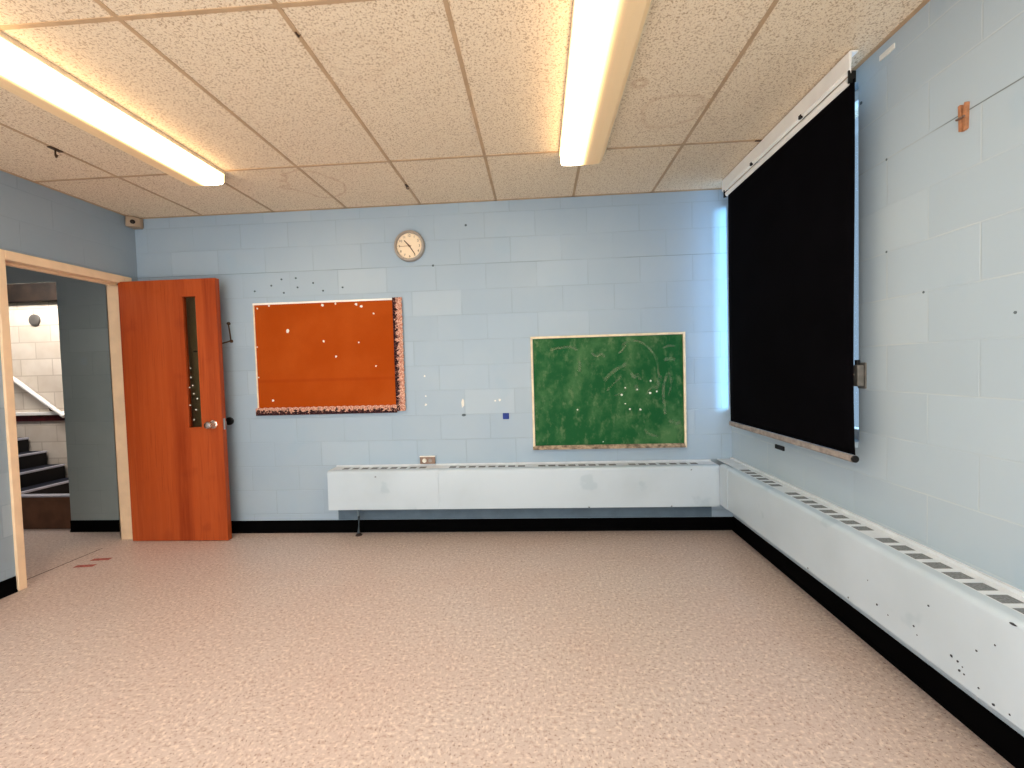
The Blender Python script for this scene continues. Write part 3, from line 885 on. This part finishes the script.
# ================================================================== CEILING LIGHTS
def make_light():
    r_ = thing('ceiling_light', 'long fluorescent ceiling light with wraparound lens, the one right of centre', 'light', (.300, 1.62, ZC), group=None)
    x0, x1, ya, yb = .172, .432, .40, 2.845
    bm = bmesh.new(); prism(bm, [(x0-.008, ZC-.001), (x0-.008, ZC-.022), (x1+.018, ZC-.022), (x1+.018, ZC-.001)], 'y', ya, yb); obj('housing', bm, M['cream'], r_, bevel=.002)
    bm = bmesh.new()
    prof = [(x0, ZC-.022), (x0+.002, ZC-.070), (x0+.012, ZC-.081), (x0+.06, ZC-.085), (x1-.06, ZC-.085), (x1-.022, ZC-.080), (x1-.006, ZC-.066), (x1+.012, ZC-.022)]
    prism(bm, prof, 'y', ya+.004, yb-.004)
    obj('lens', bm, M['lens'], r_, smooth=False)
    for e0, e1 in ((ya, ya+.004), (yb-.004, yb)):
        bm = bmesh.new(); prism(bm, [(p[0], p[1]) for p in prof], 'y', e0, e1); obj('end_cap', bm, M['cream'], r_)
    return r_
L1 = make_light()
L2 = dup(L1, (-2.143, 1.62, ZC), PI, 'fluorescent ceiling light with wraparound lens at the upper left, running above the doorway side')

# ================================================================== SMALL FIXTURES
sn = thing('motion_sensor', 'small beige motion sensor tucked in the ceiling corner above the doorway', 'sensor', (-3.30, 3.53, 2.574))
bm = bmesh.new()
prism(bm, [(XL-.001, D+.001), (XL-.001, 3.490), (-3.320, 3.474), (-3.272, 3.498), (-3.252, 3.540), (-3.258, D+.001)], 'z', 2.574, ZC-.0035)
obj('sensor_body', bm, M['sensor'], sn, bevel=.012, seg=3)
bm = bmesh.new(); d_ = Vector((.46, -.80, -.25)).normalized(); lathe(bm, [(.017, -.006), (.017, .003), (.013, .008), (.006, .011), (0, .012)], (-3.280, 3.494, 2.612), d_, 20); obj('sensor_lens', bm, M['lens_dark'], sn, smooth=True)

ot = thing('wall_outlet', 'brown steel outlet plate with a white plug just above the convector', 'outlet', (-.921, D, .565))
obj('back_box', boxes(((-.984, D-.024, .566), (-.860, D-.001, .628))), M['steel'], ot, bevel=.004)
obj('top_lip', boxes(((-.986, D-.027, .624), (-.858, D-.001, .630))), M['white'], ot, bevel=.001)
bm = bmesh.new(); lathe(bm, [(.017, 0), (.017, .010), (.013, .014), (0, .014)], (-.945, D-.024, .595), (0, -1, 0), 18); obj('plug', bm, M['pale'], ot, smooth=True)
bm = bmesh.new(); lathe(bm, [(.016, 0), (.016, .003), (.012, .004), (0, .004)], (-.898, D-.024, .595), (0, -1, 0), 18); obj('socket', bm, M['hem'], ot, smooth=True)

bs = thing('wall_switch', 'small blue square button on the far wall left of the chalkboard', 'button', (-.27, D, .942))
obj('button_plate', boxes(((-.296, D-.008, .917), (-.246, D-.001, .966))), M['blue_tape'], bs, bevel=.003)
obj('button_face', boxes(((-.286, D-.012, .926), (-.256, D-.008, .957))), M['blue_tape'], bs, bevel=.002)

bm = bmesh.new(); blob(bm, (-.620, D+.002, 1.052), .022, 'y', .006, 9, (.62, 1.5)); tag(obj('tape_scrap', bm, M['pale']), 'torn white tape scrap on the far wall between the two boards', 'tape')
for (px, pz, r_) in [(-.926, 1.283, .010), (-.922, 1.119, .010), (-.925, 1.048, .012), (-.354, 1.068, .010), (-.318, 1.072, .014)]:
    bm = bmesh.new(); blob(bm, (px, D+.002, pz), r_*.8, 'y', .005, 8)
    o = tag(obj('tape_fleck', bm, M['pale']), {(-.926, 1.283): 'white fleck right of the bulletin board, topmost of the upright row of three', (-.922, 1.119): 'white fleck right of the bulletin board, middle of the upright row of three',
        (-.925, 1.048): 'white fleck right of the bulletin board, lowest of the upright row of three', (-.354, 1.068): 'tiny white fleck above left of the blue button', (-.318, 1.072): 'white fleck just above the blue button, the larger of the pair'}[(px, pz)], 'fleck', 'white flecks on the far wall')
bm = bmesh.new(); lathe(bm, [(.004, 0), (.004, .012), (.010, .013), (.010, .016), (0, .017)], (-.612, D+.002, .958), (0, -1, 0), 12); bmesh.ops.scale(bm, vec=(1.8, 1, 1), space=Matrix.Translation((.612, 0, -.958)), verts=bm.verts[:])
tag(obj('nail', bm, M['putty'], smooth=True), 'dark nail head in the far wall below the torn tape scrap', 'nail')
pd = [(-2.326, 2.023), (-2.182, 2.064), (-2.093, 2.112), (-1.971, 2.117), (-1.826, 2.072), (-2.078, 2.001), (-1.959, 2.041), (-1.745, 2.006), (-1.58, 2.026)]
rank = ['leftmost', 'second from the left', 'fourth from the left', 'sixth from the left', 'seventh from the left', 'third counting the low one', 'fifth, a faint one', 'eighth from the left', 'rightmost']
order = sorted(range(9), key=lambda i: pd[i][0])
names = ['leftmost', 'second from left', 'third from left', 'fourth from left', 'fifth from left', 'sixth from left', 'seventh from left', 'eighth from left', 'rightmost']
for n_, i in enumerate(order):
    px, pz = pd[i]
    bm = bmesh.new(); lathe(bm, [(.0075, 0), (.0075, .005), (.0045, .007), (0, .008)], (px, D+.002, pz), (0, -1, 0), 12)
    tag(obj('putty_dot', bm, M['putty'], smooth=True), 'dark putty dot above the bulletin board, %s of the scattered nine' % names[n_], 'dot', 'putty dots above the bulletin board')
for (px, pz, lb) in ((-.55, 2.481, 'lone dark dot on the far wall, high to the right of the clock'), (-.826, 2.172, 'dark dot in the joint below right of the clock')):
    bm = bmesh.new(); lathe(bm, [(.009, 0), (.009, .003), (.005, .006), (0, .006)], (px, D+.002, pz), (0, -1, 0), 10); tag(obj('putty_dot', bm, M['putty'], smooth=True), lb, 'dot')

hk = thing('coat_hook', 'thin dark metal hook on the far wall beside the open door', 'hook', (-2.55, D, 1.6))
bm = bmesh.new(); tube(bm, [(-2.560, D-.012, 1.765), (-2.552, D-.012, 1.70), (-2.545, D-.012, 1.62)], .005); obj('rod', bm, M['hook'], hk, smooth=True)
for (ax, az) in ((-2.561, 1.765), (-2.545, 1.618)):
    bm = bmesh.new(); lathe(bm, [(.013, 0), (.013, .012), (.008, .020), (0, .020)], (ax, D-.001, az), (0, -1, 0), 14); obj('mount', bm, M['hook'], hk, smooth=True)
bm = bmesh.new(); tube(bm, [(-2.545, D-.018, 1.618), (-2.59, D-.05, 1.600), (-2.625, D-.055, 1.603), (-2.635, D-.055, 1.625)], .0055); obj('hook_arm', bm, M['hook'], hk, smooth=True)

bm = bmesh.new(); lathe(bm, [(.030, -0.001), (.033, .010), (.033, .020), (.028, .029), (.014, .033), (0, .033)], (-2.592, D, .951), (0, -1, 0), 24)
tag(obj('door_stop', bm, M['black'], smooth=True), 'round black rubber door stop on the far wall beside the door knob', 'door stop')

pg = thing('clothespin', 'orange wooden clothespin stuck on the right wall near the ceiling', 'clothespin', (XR, 1.67, 2.105))
for s in (-1, 1):
    bm = bmesh.new()
    prism(bm, [(1.6695+s*.002, 2.105), (1.6695+s*.013, 2.108), (1.6695+s*.014, 2.15), (1.6695+s*.016, 2.197), (1.6695+s*.007, 2.199), (1.6695+s*.002, 2.155)], 'x', XR-.012, XR+.001); obj('prong', bm, M['peg_wood'], pg, bevel=.0015)
bm = bmesh.new(); tube(bm, [(XR-.017, 1.655, 2.15), (XR-.017, 1.684, 2.15)], .004, 10); obj('spring', bm, M['steel'], pg, smooth=True)

tag(obj('wall_plate', boxes(((XR-.008, 2.825, .766), (XR+.002, 2.925, .793))), M['black'], bevel=.002), 'small black plate on the right wall under the blind', 'plate')
bm = boxes(((XR-.005, 1.975, 2.600), (XR+.002, 2.055, 2.622)))
tag(obj('tape_strip', bm, M['pale'], bevel=.001), 'short pale tape strip on the right wall touching the ceiling', 'tape')
bm = bmesh.new(); lathe(bm, [(.007, 0), (.007, .004), (0, .006)], (XR+.002, 2.168, 2.49), (-1, 0, 0), 10); tag(obj('nail', bm, M['putty'], smooth=True), 'dark nail head by the upper near corner of the black blind', 'nail')
for (py, pz, lb) in ((1.835, 1.575, 'small dark nail head on the right wall, nearest the blind, about eye height'), (1.50, 1.455, 'small dark nail head on the right wall, furthest right at eye height'), (2.02, 1.778, 'dark nail head at the end of the upper joint beside the blind'), (2.02, 2.168, 'dark nail head at the end of the crack, left of the clothespin')):
    bm = bmesh.new(); lathe(bm, [(.005, 0), (.005, .003), (0, .005)], (XR+.002, py, pz), (-1, 0, 0), 10); tag(obj('nail', bm, M['putty'], smooth=True), lb, 'nail', 'nail heads in the right wall')

# hooks clipped to the ceiling grid
def make_clip(x, y, along, lb, big=1.0):
    r_ = thing('ceiling_hook', lb, 'hook', (x, y, ZC-.003), group='hooks on the ceiling grid')
    dx, dy = (0, .022*big) if along == 'y' else (.022*big, 0)
    obj('clip', boxes(((x-dx-.010*big, y-dy-.005, ZC-.008), (x+dx+.010*big, y+dy+.005, ZC-.0032))), M['hook'], r_, bevel=.0005)
    bm = bmesh.new(); tube(bm, [(x, y, ZC-.007), (x, y, ZC-.030*big), (x+.008, y-.004, ZC-.040*big), (x+.018, y-.006, ZC-.032*big)], .004*big, 8); obj('hook_wire', bm, M['hook'], r_, smooth=True)
xG, xE = X0, X0 + 3*S
make_clip(xG, 2.445, 'y', 'brown hook on the ceiling grid near the left wall, left of the left light', 1.3)
make_clip(xE, 1.742, 'y', 'brown hook on the ceiling grid near the top edge, between the two lights', .35)
make_clip(xE, 3.196, 'y', 'tiny brown hook on the ceiling grid close to the far wall above the clock', .8)
make_clip(1.385, 2.8265, 'x', 'dark hook on the ceiling grid beside the blind valance', 1.2)

# marks on the floor by the doorway
for (px, py, lb) in ((-3.272, 2.945, 'faded red tape mark on the floor, nearer of the two by the doorway'), (-3.262, 3.055, 'faded red tape mark on the floor, further of the two by the doorway')):
    bm = bmesh.new(); box(bm, (px-.066, py-.020, .0004), (px+.066, py+.020, .0012)); bmesh.ops.rotate(bm, cent=(px, py, 0), matrix=Matrix.Rotation(.12, 3, 'Z'), verts=bm.verts[:])
    tag(obj('tape_mark', bm, M['red_mark']), lb, 'tape', 'red tape marks on the floor')

# ================================================================== LIGHT
def area(name, loc, target, sx, sy, power, color, spread=None):
    ld = bpy.data.lights.new(name, 'AREA'); ld.shape = 'RECTANGLE'; ld.size = sx; ld.size_y = sy; ld.energy = power; ld.color = color
    if spread: ld.spread = spread
    o = bpy.data.objects.new(name, ld); C.objects.link(o); o.location = loc
    o.rotation_euler = (Vector(target) - Vector(loc)).to_track_quat('-Z', 'Y').to_euler()
    return o
area('window_daylight', (XR+.35, (WY0+WY1)/2, 1.8), (0, (WY0+WY1)/2, 1.75), 1.2, 1.6, 24, (.45, .70, 1.0))
sl_ = bpy.data.lights.new('low_sun', 'SUN'); sl_.energy = 7; sl_.color = (.36, .74, 1.0); sl_.angle = math.radians(4)
so = bpy.data.objects.new('low_sun', sl_); C.objects.link(so); so.location = (3, -6, 4)
so.rotation_euler = Vector((-.162, 1.0, -.045)).to_track_quat('-Z', 'Y').to_euler()
area('stairwell_daylight', (-5.6, 4.0, 2.9), (-6.0, 5.0, 1.7), 1.4, .3, 62, (1.0, .94, .88))
area('hall_daylight', (-5.2, 2.2, 2.55), (-5.0, 2.4, 0), 1.2, 1.2, 8, (.86, .90, 1.0))
area('rear_fill', (-.9, YB+.15, 1.2), (-.7, 3.5, .6), 3.6, 1.7, 18, (.80, .90, 1.0))  # unseen cool fill added behind the camera; no window there
area('left_rear_fill', (-3.1, -1.9, 1.3), (1.5, 1.5, .7), 1.6, 1.6, 34, (.76, .89, 1.0))  # added cool fill, out of view, to lift the near right wall
area('rear_ceiling_fill', (-.9, -1.3, ZC-.1), (-.9, -1.0, 0), 3.4, 1.6, 105, (1.0, .95, .88))  # unseen downward fill, added so walls brighten towards the floor
area('ceiling_uplight_fill', (-.9, -1.2, .5), (-.9, .8, ZC), 3.6, 1.6, 76, (1.0, .95, .88))  # upward fill added behind the camera to brighten the ceiling

w = bpy.data.worlds.new('outdoor_sky'); bpy.context.scene.world = w; w.use_nodes = True
bg = w.node_tree.nodes.get('Background') or w.node_tree.nodes.new('ShaderNodeBackground')
bg.inputs[0].default_value = (.62, .80, 1.0, 1); bg.inputs[1].default_value = 0.7

# ================================================================== CAMERA
f, yaw, pitch, roll = 444.7256, .06, -.0347, -.0285
cy_, sy_ = math.cos(yaw), math.sin(yaw)
F = Vector((-sy_*math.cos(pitch), cy_*math.cos(pitch), math.sin(pitch)))
Rv = Vector((cy_, sy_, 0)); U = Rv.cross(F)
c_, s_ = math.cos(roll), math.sin(roll)
r2 = c_*Rv + s_*U; u2 = -s_*Rv + c_*U
cd = bpy.data.cameras.new('camera'); cam = bpy.data.objects.new('camera', cd); C.objects.link(cam)
cd.sensor_fit = 'HORIZONTAL'; cd.sensor_width = 36; cd.lens = f/1024*36; cd.clip_start = .02
cam.matrix_world = Matrix(((r2.x, u2.x, -F.x, 0), (r2.y, u2.y, -F.y, 0), (r2.z, u2.z, -F.z, 1.3236), (0, 0, 0, 1)))
bpy.context.scene.camera = cam
vs = bpy.context.scene.view_settings
vs.view_transform = 'Standard'; vs.look = 'None'; vs.exposure = -0.10; vs.gamma = 0.90
